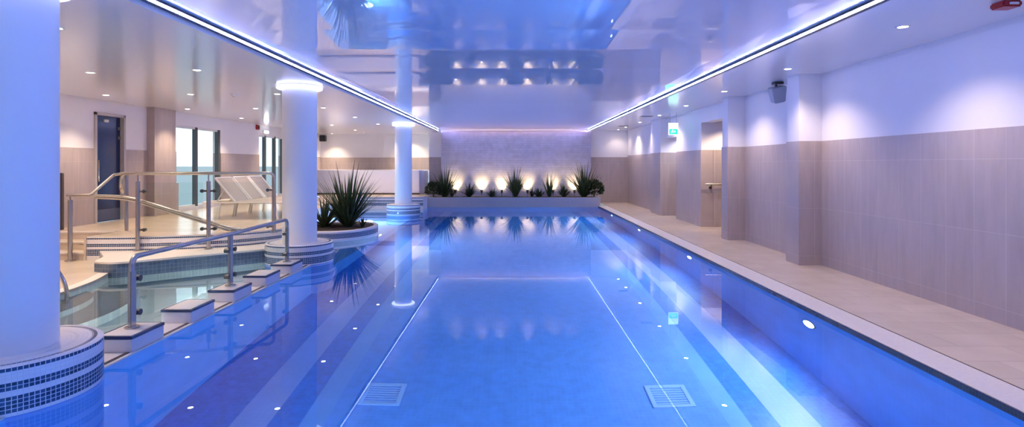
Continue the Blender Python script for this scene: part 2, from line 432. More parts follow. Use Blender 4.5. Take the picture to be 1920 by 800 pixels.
# taut membrane panels: each rises gently, then dips to the next seam; flat towards the far wall
ys = [(-3.2, 0.), (-.4, .006), (.5, -.006), (1.8, .006), (2.7, -.006), (4.0, .006), (4.3, .002), (5.35, .006), (6.2, -.0065), (7.5, .006), (8.9, -.0135), (11.8, 0.), (YW, 0.)]
xs_ = [-LX, -2.66, -2.45, 2.45, 2.66, LX]; wf = [0, 0, 1, 1, 0, 0]
row = None
for y, dz in ys:
    r2 = [b.verts.new((x, y, ZC+dz*q)) for x, q in zip(xs_, wf)]
    if row:
        for k in range(5): b.faces.new([row[k], r2[k], r2[k+1], row[k+1]])
    row = r2
struct('ceiling', b, M['ceil_gloss'])
b = BM(); box(b, LX, 6.2, -3.2, YW+.2, ZC, ZC+.1); struct('ceiling_right', b, M['soffit'])
b = BM(); box(b, -9, -LX, -3.2, YB+.2, ZL, ZC+.1); struct('ceiling_left', b, M['soffit'])

# ------------------------------------------------------------------ walls
def wall_x(name, x0, x1, y0, y1, zb, ztile=ZW, ztop=ZC, z_open=None):
    b = BM(); d = .012
    if zb < ztile: box(b, x0-d, x1+d, y0, y1, zb, ztile, 1)
    box(b, x0, x1, y0, y1, max(zb, ztile), ztop, 0)
    return struct(name, b, [M['paint'], M['tile_x']])
def wall_y(name, x0, x1, y0, y1, zb, ztile=ZW, ztop=ZC):
    b = BM(); d = .012
    if zb < ztile: box(b, x0, x1, y0-d, y1+d, zb, ztile, 1)
    box(b, x0, x1, y0, y1, max(zb, ztile), ztop, 0)
    return struct(name, b, [M['paint'], M['tile_y']])
O1, O2 = (10.9, 12.79), (14.72, 15.62)
wall_x('wall_right', XR, XR+.2, -3.2, O1[0], ZD)
wall_x('wall_right_middle', XR-.07, XR+.2, O1[1], O2[0], ZD)
wall_x('wall_right_far', XR-.07, XR+.2, O2[1], YW, ZD)
wall_x('wall_right_lintel', XR-.07, XR+.2, O1[0], O1[1], 2.42)
wall_x('wall_right_lintel_far', XR-.07, XR+.2, O2[0], O2[1], 2.2)
def pilaster(x0, y0, y1):
    b = BM(); d = .012
    box(b, x0-d, XR, y0-d, y1+d, ZD, ZW, 1); box(b, x0, XR, y0, y1, ZW, ZC, 0)
    return b
struct('wall_right_pilaster', pilaster(4.045, 7.92, 8.26), [M['paint'], M['tile_y']])
struct('wall_right_pilaster', pilaster(4.045, 10.54, 10.82), [M['paint'], M['tile_y']])
b = BM(); box(b, 4.10, XR-.02, 15.60, 16.7, ZD, ZW, 1); box(b, 4.11, XR-.02, 15.605, 16.7, ZW, ZC, 0)
struct('wall_right_pilaster', b, [M['paint'], M['tile_y']])
# recesses behind the openings
wall_y('wall_recess_side', XR+.2, 6.2, O1[1], O1[1]+.15, ZD, ZW, 2.6)
wall_y('wall_recess_near', XR+.2, 6.2, O1[0]-.15, O1[0], ZD, ZW, 2.6)
wall_x('wall_recess_back', 6.05, 6.2, O1[0], O1[1], ZD, ZW, 2.6)
b = BM(); box(b, XR+.2, 6.2, O1[0], O1[1], 2.5, 2.6); struct('ceiling_recess', b, M['paint'])
wall_y('wall_doorway_side', XR+.2, 5.6, O2[1], O2[1]+.15, ZD, ZW, 2.5)
wall_y('wall_doorway_near', XR+.2, 5.6, O2[0]-.15, O2[0], ZD, ZW, 2.5)
wall_x('wall_doorway_back', 5.45, 5.6, O2[0], O2[1], ZD, ZW, 2.5)
b = BM(); box(b, XR+.2, 5.6, O2[0], O2[1], 2.4, 2.5); struct('ceiling_doorway', b, M['paint'])
# far walls
wall_y('wall_back_right', 2.9, 6.2, YW, YW+.2, ZD, 1.74)
b = BM(); box(b, -2.68, 2.9, 20.86, YW+.2, .1, 2.69); struct('wall_feature', b, M['stone'])
b = BM(); box(b, -2.68, 2.9, 20.9, YW+.2, 2.69, ZC+.02, 0); struct('wall_feature_head', b, M['paint'])
t = thing('cove_light', (0, 20.73, 2.69), 'thin rose coloured cove light bar along the top of the stone feature wall', 'light strip')
b = BM(); box(b, -2.66, 2.88, 20.715, 20.735, 2.665, 2.715); obj('cove_bar', b, M['rose'], t)
b = BM(); box(b, -2.64, 2.86, 20.735, 20.742, 2.675, 2.695); obj('light_tube', b, M['led_cove'], t)
for k in range(5): obj('bracket', bx(-2.5+k*1.29-.015, -2.5+k*1.29+.015, 20.735, 20.861, 2.70, 2.712), M['steel_dark'], t)
b = BM(); d = .012
box(b, -3.15, -2.68, YW, YW+.2, .2, ZC, 0); box(b, -3.15, -2.68, YW-d, YW, .2, 1.74, 1)
struct('wall_back_return', b, [M['paint'], M['tile_y']])
wall_y('wall_back_left', XL, -2.95, YB, YB+.2, .3, 1.74, ZL+.02)
# left wall with window and door openings
D1 = (10.15, 10.95); W1, W2 = (12.62, 14.55), (16.75, 18.6)
ZH = 2.36
b = BM(); d = .012
def seg(y0, y1, zb=.0, zt=ZL+.02):
    if zb < 1.76: box(b, XL-.2, XL+d, y0, y1, zb, 1.76, 1)
    box(b, XL-.2, XL, y0, y1, max(1.76, zb), zt, 0)
seg(-3.2, D1[0]); seg(D1[1], W1[0]); seg(W1[1], W2[0]); seg(W2[1], YB)
seg(D1[0], D1[1], 2.42); seg(W1[0], W1[1], ZH); seg(W2[0], W2[1], ZH)
box(b, XL-.2, XL, W1[0], W1[1], .0, .46, 0); box(b, XL-.2, XL, W2[0], W2[1], .0, .46, 0)
struct('wall_left', b, [M['paint'], M['tile_x']])
b = BM(); box(b, XL, XL+.16, 11.62, 12.35, ZR, ZL, 0); struct('wall_left_pilaster', b, M['tile_x'])
b = BM(); box(b, XL+.013, XL+.08, 12.36, 12.60, ZR, 1.05, 0, bev=.004); struct('wall_left_plinth', b, M['trough'])
b = BM(); box(b, -9, 6.2, -3.4, -3.2, -.3, ZC+.1); struct('wall_front', b, M['paint'])
# white spa surround at the rear left
b = BM(); box(b, XL, -3.35, 20.0, YB, ZR, 1.262, 0, bev=.01); box(b, -3.36, -3.2, 20.25, YB, ZR, 1.24, 0, bev=.01)
box(b, XL, -3.33, 19.96, 20.02, ZR, ZR+.05, 1)
struct('wall_spa_surround', b, [M['white_blue_lit'], M['nose']])

# windows
def window(name, y0, y1, mull):
    b = BM(); x0, x1 = XL-.12, XL-.04
    t = .05
    box(b, x0, x1, y0, y0+t, .46, ZH); box(b, x0, x1, y1-t, y1, .46, ZH)
    box(b, x0+.002, x1-.002, y0, y1, ZH-t, ZH); box(b, x0+.002, x1-.002, y0, y1, .46, .46+t)
    w = struct(name, b, M['white_plastic'])
    for mpos in list(mull)+[y1-.03]:
        obj('mullion', bx(x0+.004, x1+.02, mpos-.035, mpos+.035, .47, ZH-.004), M['frame'], w)
    e = [y0]+list(mull)+[y1]
    for a, c in zip(e, e[1:]):
        obj('pane', bx(XL-.085, XL-.075, a+.03, c-.03, .49, ZH-.03), M['pane'], w)
window('window_1', W1[0], W1[1], [13.5])
window('window_2', W2[0], W2[1], [17.25, 17.95])
b = BM(); quad(b, ((-3000, -1500, -14), (-12, -1500, -14), (-12, 4000, -14), (-3000, 4000, -14)))
struct('sea', b, M['sea'])

# door
b = BM(); box(b, XL-.10, XL-.05, D1[0]+.04, D1[1]-.04, ZR+.005, 2.38)
door = struct('door_1', b, M['navy'])
b = BM()
box(b, XL-.14, XL+.03, D1[0], D1[0]+.05, ZR, 2.42); box(b, XL-.14, XL+.03, D1[1]-.05, D1[1], ZR, 2.42); box(b, XL-.14, XL+.03, D1[0], D1[1], 2.375, 2.425)
obj('door_frame', b, M['trough'], door)
obj('kick_plate', bx(XL-.05, XL-.042, D1[0]+.06, D1[1]-.06, ZR+.02, ZR+.23), M['navy2'], door)
b = BM(); tube(b, [(XL-.005, 10.28, 1.15), (XL-.01, 10.28, 1.55)], .012); cylx(b, (XL-.03, 10.28, 1.2), (1, 0, 0), .05, .008); cylx(b, (XL-.03, 10.28, 1.5), (1, 0, 0), .05, .008)
obj('door_handle', b, M['steel'], door)
for z in (1.98, 2.16): obj('hinge', bx(XL-.05, XL-.035, 10.82, 10.90, z-.03, z+.03), M['steel'], door)
obj('door_closer', bx(XL-.05, XL-.02, 10.45, 10.56, 2.26, 2.31, bev=.004), M['white_plastic'], door)

# ------------------------------------------------------------------ columns
def column(loc, label):
    t = thing('column', loc, label, 'column', 'round white columns along the pool')
    b = BM(); lathe(b, [(.25, .29), (.25, ZL-.001)], 64)
    obj('shaft', b, M['white'], t, smooth=True, local=True)
    b = BM(); R = .49; zt = .297
    prof = [(.02, zt), (.335, zt), (.35, zt), (.425, zt), (.455, zt), (R-.012, zt), (R, zt-.010)]; mis = [0, 1, 0, 1, 0, 0]
    mis = [0, 2, 0, 1, 0, 0]
    z = zt-.010
    for h, m in BANDS:
        z -= h; prof.append((R, z)); mis.append(m)
    prof.append((R, -1.75)); mis.append(3)
    lathe(b, prof[::-1], 120, mis=mis[::-1])
    obj('plinth', b, [M['grout_white'], M['mosaic'], M['trough'], M['blue_round']], t, smooth=True, local=True)
    b = BM(); lathe(b, [(.25, 2.648), (.315, 2.648), (.315, ZL-.001), (.25, ZL-.001)], 64)
    obj('collar', b, M['white'], t, smooth=True, local=True)
    b = BM(); lathe(b, [(.252, 2.608), (.320, 2.608), (.330, 2.616), (.330, 2.642), (.318, 2.648)], 64)
    obj('light_ring', b, M['ring'], t, smooth=True, local=True)['label'] = 'glowing blue white ring'
    return t
column((-3.25, 3.62, 0), 'thick white column cut by the left edge of the photo')
column((-3.25, 8.53, 0), 'round white column standing beside the small round plant island')
column((-3.25, 16.6, 0), 'farthest slim white column standing in the water before the lit planter')

# ------------------------------------------------------------------ weir blocks
blocks = [(4.34, 'tiled block nearest the camera, carrying the near post of the pool handrail'),
          (5.14, 'bare tiled block between the near and the middle post of the pool handrail'),
          (5.93, 'tiled block carrying the middle post of the pool handrail'),
          (6.70, 'bare tiled block between the middle and the far post of the pool handrail'),
          (7.46, 'tiled block farthest from the camera, carrying the far post of the pool handrail')]
proto = None
for y, lab in blocks:
    if proto is None:
        t = proto = thing('tiled_block', (-3.08, y, .012), lab, 'block', 'tiled blocks on the weir wall')
        x0, x1 = -.15, .125
        b = BM(); box(b, x0, x1, 0, .40, 0, .103, bev=.004); obj('block_body', b, M['grout_white'], t, local=True)
        b = BM(); box(b, x0-.003, x1+.003, -.003, .403, .102, .124); obj('mosaic_edge', b, M['navy_edge'], t, local=True)
        b = BM(); box(b, x0+.018, x1-.018, .018, .382, .1235, .1262); obj('block_top', b, M['coping'], t, local=True)
    else: dup(proto, (-3.08, y, .012), lab)

# ------------------------------------------------------------------ pool handrail on the blocks
ZB = .139
posts = [(-3.11, 4.57), (-3.11, 6.16), (-3.10, 7.68)]
t = thing('handrail', (-3.11, 4.57, ZB), 'low steel handrail with glass infill running along the tiled blocks beside the pool', 'handrail')
zr = .715
pth = smooth_path([(-3.11, 4.57, .55), (-3.11, 4.57, zr), (-3.11, 6.16, zr-.01), (-3.10, 7.68, zr), (-3.10, 7.68, .56)], .13, 8)
b = BM(); tube(b, pth, .023, 16); obj('rail', b, M['steel'], t, smooth=True)
for i, (x, y) in enumerate(posts):
    b = BM(); box(b, x-.016, x+.016, y-.034, y+.034, ZB, zr-.02 if i == 1 else .60, bev=.006)
    p = obj('post', b, M['steel'], t)
    b = BM(); cyl(b, x, y, ZB-.001, ZB+.012, .055, 24, bev=.003); obj('base_plate', b, M['steel'], p, smooth=True)
    for s in (-1, 1):
        if (i == 0 and s < 0) or (i == 2 and s > 0): continue
        for z in (.25, .53):
            b = BM(); cylx(b, (x, y+s*.062, z), (0, 1, 0), .05, .02); cylx(b, (x, y+s*.07, z), (1, 0, 0), .05, .026)
            obj('glass_clamp', b, M['steel_dark'], p, smooth=True)
for (x0, y0), (x1, y1) in zip(posts, posts[1:]):
    b = BM(); box(b, x0-.005, x0+.005, y0+.065, y1-.065, .20, .62)
    obj('glass_panel', b, M['glass'], t)

# ------------------------------------------------------------------ balustrade on the raised deck
t = thing('balustrade', (-5.56, 8.33, .19), 'steel and glass balustrade with level top rail in front of the sun loungers', 'balustrade')
pc, pdd, pe = (-5.56, 8.30), (-4.60, 8.46), (-3.75, 8.78)
zt = 1.335
b = BM()
tube(b, smooth_path([(-6.12, 8.75, 1.03), (-5.96, 8.55, 1.05), (-5.86, 8.36, 1.12), (-5.83, 8.34, zt), (-5.56, 8.30, zt), (-4.60, 8.46, zt), (-3.75, 8.78, zt), (-3.75, 8.78, 1.0)], .09, 6), .024, 14)
obj('top_rail', b, M['steel'], t, smooth=True)
for (x, y), zb, ztop in ((pc, .19, 1.22), (pdd, .19, 1.22), (pe, ZR, 1.05)):
    b = BM(); cyl(b, x, y, zb, ztop, .030, 20, bev=.006); p = obj('post', b, M['steel'], t, smooth=True)
    if ztop > 1.1:
        b = BM(); cyl(b, x, y, ztop-.002, zt-.02, .010, 10); obj('stem', b, M['steel'], p, smooth=True)
    b = BM(); cyl(b, x, y, zb, zb+.014, .06, 24, bev=.003); obj('base_plate', b, M['steel'], p, smooth=True)
    for s in (-1, 1):
        if (x < -5 and s < 0) or (x > -4 and s > 0): continue
        for z in (1.07, .50):
            b = BM(); cylx(b, (x+s*.055, y+s*.012, z), (1, .2, 0), .06, .016); cylx(b, (x+s*.085, y+s*.018, z), (.2, -1, 0), .05, .026)
            obj('glass_clamp', b, M['steel_dark'], p, smooth=True)
for (x0, y0), (x1, y1) in ((pc, pdd), (pdd, pe)):
    b = BM(); prism(b, [(x0+.075, y0+.012), (x1-.075, y1-.022), (x1-.075, y1-.012), (x0+.075, y0+.022)], .46, 1.2)
    obj('glass_panel', b, M['glass'], t)
# stair handrail
t = thing('stair_handrail', (-6.5, 8.22, .05), 'bent steel handrail of the short stair in front of the navy door', 'handrail')
b = BM()
tube(b, smooth_path([(-6.55, 8.22, 1.02), (-6.22, 8.24, 1.02), (-6.42, 9.0, 1.30), (-6.25, 9.05, 1.335), (-6.2, 9.04, 1.32)], .02, 4), .022, 12)
r = obj('upper_rail', b, M['steel'], t, smooth=True)
b = BM(); cyl(b, -6.5, 8.22, .05, .95, .031, 18, bev=.006); p = obj('post', b, M['steel'], t, smooth=True)
b = BM(); cyl(b, -6.5, 8.22, .949, 1.005, .010, 10); obj('stem', b, M['steel'], p, smooth=True)
b = BM(); cyl(b, -6.5, 8.22, .05, .066, .07, 24, bev=.003); obj('base_plate', b, M['steel'], p, smooth=True)
b = BM(); cyl(b, -6.24, 9.04, ZR, 1.32, .028, 18, bev=.006); p = obj('post', b, M['steel'], t, smooth=True)
# descending ramp rail
t = thing('ramp_handrail', (-4.25, 8.75, ZR), 'pair of thin steel rails sloping down behind the glass balustrade', 'handrail')
for dz, dy in ((0, 0), (-.075, .04)):
    b = BM(); tube(b, smooth_path([(-6.2, 8.28+dy, 1.01+dz*.4), (-5.8, 8.42+dy, .99+dz*.6), (-4.45, 8.80+dy, .47+dz*.7), (-4.2, 8.9+dy, .42)], .15, 6), .020, 12)
    obj('rail', b, M['steel'], t, smooth=True)
# grab rail by the spa edge
b = BM(); tube(b, smooth_path([(-5.45, 5.95, .056), (-5.42, 5.95, .30), (-5.2, 6.0, .44), (-4.97, 6.05, .40), (-4.84, 6.08, .15), (-4.86, 6.08, -.35)], .16, 8), .021, 14)
g = obj('grab_rail', b, M['steel'], None, smooth=True); tag(g, 'short curved steel grab rail at the spa pool edge beside the near column', 'grab rail')
# narrow dark post by the left wall
b = BM(); box(b, -7.42, -7.36, 9.13, 9.19, ZR-.005, 1.33, bev=.01)
g = obj('slim_post', b, M['brown']); tag(g, 'slim dark brown post against the left wall beside the thick column', 'post')

# ------------------------------------------------------------------ round plant island
IC = (-3.68, 11.85); IR = 1.06; ISX = .74
def squash_x(bm):
    for v in bm.verts: v.co.x = IC[0]+(v.co.x-IC[0])*ISX
t = thing('plant_island', (IC[0], IC[1], ZA), 'low round planting island with mosaic sides rising from the pool', 'planter')
b = BM(); zt = .17
prof = [(IR-.12, .12), (IR-.12, zt), (IR-.012, zt), (IR, zt-.012)]; mis = [0, 0, 0]; z = zt-.012
for h, m in ((.03, 0), (.10, 1), (.02, 0)):
    z -= h; prof.append((IR, z)); mis.append(m)
prof.append((IR, ZA)); mis.append(0)
lathe(b, prof[::-1], 120, IC[0], IC[1], mis[::-1], IR); squash_x(b); obj('island_wall', b, [M['grout_white'], M['mosaic']], t, smooth=True)
b = BM(); prof = [(1e-3, .19), (.3, .185), (.7, .165), (1.0, .145), (IR-.11, .13)]
lathe(b, prof[::-1], 60, IC[0], IC[1]); squash_x(b)
for v in b.verts: v.co.z += rnd.uniform(-.012, .012)
obj('soil', b, M['soil'], t, smooth=True)

# plants
def blade(bm, base, az, length, width, lean, droop, mi=0, n=7):
    d = Vector((math.cos(az), math.sin(az), 0)); side = Vector((-d.y, d.x, 0)); p = Vector(base); ang = lean; rows = []
    for i in range(n+1):
        t = i/n; w = width*(.55+.45*math.sin(PI*min(t*1.6, 1)*.5))*(1-t**2.2)+.0008
        up = Vector((0, 0, 1))*math.sin(ang)-d*math.cos(ang)
        nrm = d*math.cos(PI/2-ang)*-1+Vector((0, 0, 1))*0
        fold = (Vector((0, 0, 1))*math.sin(ang)-d*math.cos(ang)*-0)*.0
        rows.append([bm.verts.new(p-side*w), bm.verts.new(p+(d*math.cos(ang)-Vector((0, 0, 1))*math.sin(ang))*w*.45), bm.verts.new(p+side*w)])
        p = p+(d*math.sin(ang)+Vector((0, 0, 1))*math.cos(ang))*(length/n); ang += droop/n*(.4+1.2*t)
    for a, c in zip(rows, rows[1:]):
        for k in (0, 1):
            f = bm.faces.new([a[k], a[k+1], c[k+1], c[k]]); f.material_index = mi; f.smooth = True
def spiky(name, loc, n, h, w, spread, label, cat='plant', mats=('leaf', 'leaf2'), seed=1, group=None, droop=.7):
    r = random.Random(seed); b = BM()
    for i in range(n):
        q = r.random(); az = r.uniform(0, 2*PI); lean = spread*(.08+.92*q**.8)*r.uniform(.8, 1.1)
        L = h*r.uniform(.62, 1.06)*(1-.25*q)
        rr = .05*h*r.random()
        blade(b, (rr*math.cos(az), rr*math.sin(az), 0), az, L, w*r.uniform(.7, 1.15), lean, r.uniform(.2, 1)*droop*q+.08, mi=0 if r.random() < .65 else 1)
    o = obj(name, b, [M[m] for m in mats]); o.location = loc
    return tag(o, label, cat, group)
def shrub(name, loc, rad, h, n, label, mats=('leaf3', 'leaf'), seed=1, group=None, leaf=.05):
    r = random.Random(seed); b = BM()
    for i in range(9):
        az = r.uniform(0, 2*PI); e = r.uniform(.2, .9)
        tip = Vector((math.cos(az)*rad*e*.7, math.sin(az)*rad*e*.7, h*r.uniform(.5, .9)))
        tube(b, [Vector((0, 0, 0)), tip*.5+Vector((0, 0, .04)), tip], [.008, .006, .003], 5, 1)
    for i in range(n):
        az = r.uniform(0, 2*PI); el = math.acos(r.uniform(-.7, 1)); q = r.uniform(.55, 1)**.5
        c = Vector((math.sin(el)*math.cos(az)*rad*q, math.sin(el)*math.sin(az)*rad*q, h*.52+math.cos(el)*h*.5*q))
        c.z = max(c.z, .02)
        d = Vector((c.x, c.y, (c.z-h*.3)*.7)).normalized(); d = (d+Vector((r.uniform(-.5, .5), r.uniform(-.5, .5), r.uniform(-.2, .6)))).normalized()
        s = d.cross(Vector((r.uniform(-1, 1), r.uniform(-1, 1), 1))).normalized(); up = s.cross(d)
        L = leaf*r.uniform(.7, 1.5); W = L*.28
        v = [b.verts.new(c), b.verts.new(c+d*L*.45+s*W+up*W*.4), b.verts.new(c+d*L-up*W*.6), b.verts.new(c+d*L*.45-s*W+up*W*.4), b.verts.new(c+d*L*.5)]
        for q2 in ((0, 1, 4), (1, 2, 4), (2, 3, 4), (3, 0, 4)):
            f = b.faces.new([v[k] for k in q2]); f.material_index = 0 if r.random() < .7 else 1
    o = obj(name, b, [M[m] for m in mats]); o.location = loc
    return tag(o, label, 'plant', group)
spiky('yucca_plant', (-3.52, 11.9, .16), 150, 1.40, .025, .85, 'tallest spiky green plant in the middle of the round island', seed=3)
spiky('agave_plant', (-3.88, 11.5, .16), 70, .74, .026, 1.05, 'olive spiky plant with drooping leaves at the left of the round island', mats=('leaf2', 'leaf'), seed=5, droop=1.6)
spiky('agave_plant', (-3.42, 11.6, .15), 70, .70, .034, .85, 'short broad leaved spiky plant in front of the tallest plant on the round island', mats=('leaf', 'leaf3'), seed=8, droop=.5)
spiky('agave_plant', (-3.16, 11.75, .14), 16, .27, .024, .6, 'smallest upright spiky plant at the right rim of the round island', mats=('leaf', 'leaf3'), seed=11, droop=.3)

# ------------------------------------------------------------------ planter trough under the feature wall
t = thing('planter_trough', (0, 20.05, 0), 'long low grey planter trough across the far end of the pool', 'planter')
b = BM(); zt = .33
box(b, -3.0, 3.02, 19.30, 19.42, -.1, zt, bev=.008); box(b, -3.0, 3.02, 20.74, 20.845, -.1, zt-.03)
box(b, -3.0, -2.9, 19.4, 20.8, -.1, zt-.001); box(b, 2.92, 3.02, 19.4, 20.8, -.1, zt-.001)
obj('trough_wall', b, M['trough'], t)
b = BM(); N1, N2 = 60, 8
g = [[b.verts.new((-2.92+5.86*i/N1, 19.4+1.38*j/N2, .285+rnd.uniform(-.015, .015))) for j in range(N2+1)] for i in range(N1+1)]
for i in range(N1):
    for j in range(N2): b.faces.new([g[i][j], g[i+1][j], g[i+1][j+1], g[i][j+1]])
obj('soil', b, M['soil'], t)
def tx(px, y): return (px-962)*y/F
ZS = .29
TG = 'plants in the long planter trough'
for px, y, h, n, w, sp, lab, sd in (
    (834, 20.0, 1.22, 90, .024, .85, 'tall spiky plant at the left end of the long planter', 21),
    (966, 20.1, 1.16, 80, .026, .7, 'tall spiky plant in the middle of the long planter', 22),
    (1030, 20.2, 1.0, 50, .016, .5, 'thin grassy plant beside the fifth spotlight of the long planter', 23),
    (1095, 20.0, 1.34, 110, .026, .85, 'tallest spiky plant at the right end of the long planter', 24)):
    spiky('yucca_plant', (tx(px, y), y, ZS), n, h, w, sp, lab, seed=sd, group=TG)
for px, y, rad, h, n, lab, sd in (
    (813, 19.9, .25, .50, 480, 'dark low bush at the far left end of the long planter', 31),
    (1114, 19.95, .30, .56, 560, 'bushy plant at the far right end of the long planter', 36)):
    shrub('low_shrub', (tx(px, y), y, ZS), rad, h, n, lab, seed=sd, group=TG, leaf=.10)
for px, y, h, n, w, sp, lab, sd in (
    (880, 20.0, .56, 60, .030, .8, 'upright dark plant between the first and second spotlight of the planter', 32),
    (922, 19.85, .42, 46, .026, 1.0, 'low dark plant between the second and third spotlight of the planter', 33),
    (1010, 19.85, .44, 50, .028, 1.1, 'low dark plant between the fourth and fifth spotlight of the planter', 34),
    (1057, 19.95, .56, 56, .030, .8, 'dark plant between the fifth and sixth spotlight of the planter', 35),
    (997, 20.2, .52, 16, .022, .7, 'thin leaved plant just right of the fourth spotlight of the planter', 37),
    (847, 20.35, .60, 20, .022, .8, 'thin leaved plant just left of the first spotlight of the planter', 39)):
    spiky('strap_leaf_plant', (tx(px, y), y, ZS), n, h, w, sp, lab, seed=sd, group=TG, mats=('leaf3', 'leaf'), droop=1.1)

# garden spotlights
ords = ['first', 'second', 'third', 'fourth', 'fifth', 'sixth', 'seventh', 'eighth']
proto = None
for i, px in enumerate((854, 903, 941, 989, 1037, 1077)):
    y = 20.62; loc = (tx(px, y), y, ZS)
    lab = f'glowing warm garden spotlight, {ords[i]} from the left in the long planter'
    if proto is None:
        t = proto = thing('garden_spotlight', loc, lab, 'spotlight', 'spotlights in the long planter')
        b = BM(); tube(b, [(0, 0, -.03), (0, 0, .16)], .008, 8); obj('spike', b, M['black'], t, local=True)
        a = Vector((0, .45, 1)).normalized()
        b = BM(); c = Vector((0, 0, .18)); tube(b, [c-a*.06, c+a*.02, c+a*.06], [.03, .045, .05], 20); obj('housing', b, M['black'], t, local=True)
        b = BM(); tube(b, [c+a*.055, c+a*.064], .043, 20); obj('lens', b, M['uplens'], t, local=True)
    else:
        t = dup(proto, loc, lab)
for i, px in enumerate((854, 903, 941, 989, 1037, 1077)):
    y = 20.62; x = tx(px, y)
    lamp('spot_beam', 'SPOT', (x, y+.08, ZS+.16), 20, (1, .70, .30), None, (x, 20.87, ZS+.62), .02, 84, 1.0)

# ------------------------------------------------------------------ LED strips
for name, x, lab in (('led_strip', -2.765, 'blue white light strip along the left edge of the glossy ceiling'), ('led_strip', 2.80, 'blue white light strip along the right edge of the glossy ceiling')):
    t = thing(name, (x, 9, 2.70), lab, 'light strip')
    s = 1 if x > 0 else -1
    def strip_box(bm, a, c, z0, z1, mi=0):      # a, c measured outwards from the strip's inner face
        box(bm, min(x+s*a, x+s*c), max(x+s*a, x+s*c), -3.1, 20.7, z0, z1, mi)
    b = BM()
    strip_box(b, .002, .028, 2.700, ZC-.002)
    strip_box(b, -.026, .0015, 2.7255, 2.7285); strip_box(b, -.017, .0015, 2.700, 2.703)  # lips added to keep the tube's light off nearby ceiling and water
    strip_box(b, .0285, .056, 2.7255, 2.7285)
    obj('channel', b, M['channel'], t)
    b = BM(); strip_box(b, -.003, .0015, 2.7045, 2.7245); obj('light_tube', b, M['led'], t)
    if s > 0:
        b = BM(); strip_box(b, .0285, .033, 2.7045, 2.7245); obj('light_tube', b, M['led_wall_fill'], t)  # unseen tube on the outer face, added to light the right wall

# ------------------------------------------------------------------ downlights
def downlight_proto(loc, lab, group):
    t = thing('downlight', loc, lab, 'ceiling light', group)
    b = BM(); lathe(b, [(.040, -.001), (.044, -.007), (.056, -.006), (.060, 0)], 28); obj('trim_ring', b, M['white_plastic'], t, smooth=True, local=True)
    b = BM(); lathe(b, [(.0005, -.004), (.041, -.004)], 24); obj('lens', b, M['lamp'], t, local=True)
    for f in t.children[1].data.polygons: pass
    return t
dl = None
def add_dl(x, y, z, lab, group, e=16, col=(1, .80, .58), ang=95):
    global dl
    if dl is None: dl = downlight_proto((x, y, z), lab, group)
    else: dup(dl, (x, y, z), lab, group)
    lamp('downlight_beam', 'SPOT', (x, y, z-.03), e, col, None, (x, y, 0), .045, ang, .85)
gr = 'downlights over the right deck'
for i, (x, y) in enumerate(((3.62, 5.2), (3.68, 7.5), (3.70, 9.8), (3.77, 12.2), (3.82, 14.6), (3.85, 17.0), (3.87, 19.2), (3.87, 20.6))):
    lab = f'small warm ceiling downlight over the right deck, {ords[i]} in its row from the camera'
    add_dl(x, y, ZC, lab, gr, 24 if y < 20 else 6, (1, .80, .66), 126)
lamp('downlight_beam', 'SPOT', (3.6, 2.9, ZC-.03), 26, (1, .80, .64), None, (3.6, 2.9, 0), .045, 126, .9)
rows = [(-3.98, (4.88, 7.05, 9.46, 11.75, 14.1, 16.5, 19.0), 'row beside the light strip'),
        (-5.47, (7.25, 9.5, 11.9, 14.3, 16.9, 19.4), 'middle row'),
        (-6.98, (9.6, 12.0, 14.4, 17.0, 21.6), 'window wall row')]
for x, ys, rn in rows:
    for i, y in enumerate(ys):
        lab = f'warm ceiling downlight left of the columns, {rn}, {ords[i]} from the camera'
        add_dl(x, y, ZL, lab, 'downlights over the left side', 32, (1, .78, .54), 100)
for x, y in ((-5.4, 4.8), (-6.9, 4.8), (-6.9, 7.2), (-5.4, 2.4)): lamp('downlight_beam', 'SPOT', (x, y, ZL-.03), 36, (1, .78, .56), None, (x, y, 0), .045, 115, .7)  # unseen lamps in the rows, strengthened and added to warm the near column
lamp('downlight_beam', 'SPOT', (-4.0, 21.6, ZL-.03), 26, (1, .76, .48), None, (-4.0, 21.6, 0), .045, 120, .8)
lamp('doorway_fill', 'SPOT', (4.9, 15.2, 2.38), 14, (.85, .85, 1), None, (4.8, 15.4, 1), .04, 120, .5)  # added light without a fixture, brightens the dark doorway
for q in ((-3.30, 4.9), (-3.30, 7.0), (-3.30, 3.2)): lamp('spa_fill', 'POINT', (*q, -.40), 16, (.95, 1, .97), None, None, .05)  # added lights hidden behind the weir, brighten the spa water
lamp('recess_lamp', 'SPOT', (5.0, 11.9, 2.46), 22, (1, .74, .50), None, (4.9, 12.5, 1.5), .04, 90, .5)

# ------------------------------------------------------------------ underwater lamps
proto = None
names = ['nearest the camera', 'second from the camera', 'third from the camera', 'farthest from the camera']
for i, y in enumerate((5.55, 9.3, 13.0, 16.6)):
    lab = f'bright underwater lamp in the right pool wall, {names[i]}'
    loc = (PX, y, -.42)
    if proto is None:
        t = proto = thing('underwater_lamp', loc, lab, 'pool lamp', 'underwater lamps in the right pool wall')
        b = BM(); tube(b, [(-.012, 0, 0), (.004, 0, 0)], .11, 32); obj('bezel', b, M['steel'], t, local=True)
        b = BM(); tube(b, [(-.016, 0, 0), (-.010, 0, 0)], .092, 32); obj('lens', b, M['uwlens'], t, local=True)
    else: dup(proto, loc, lab)
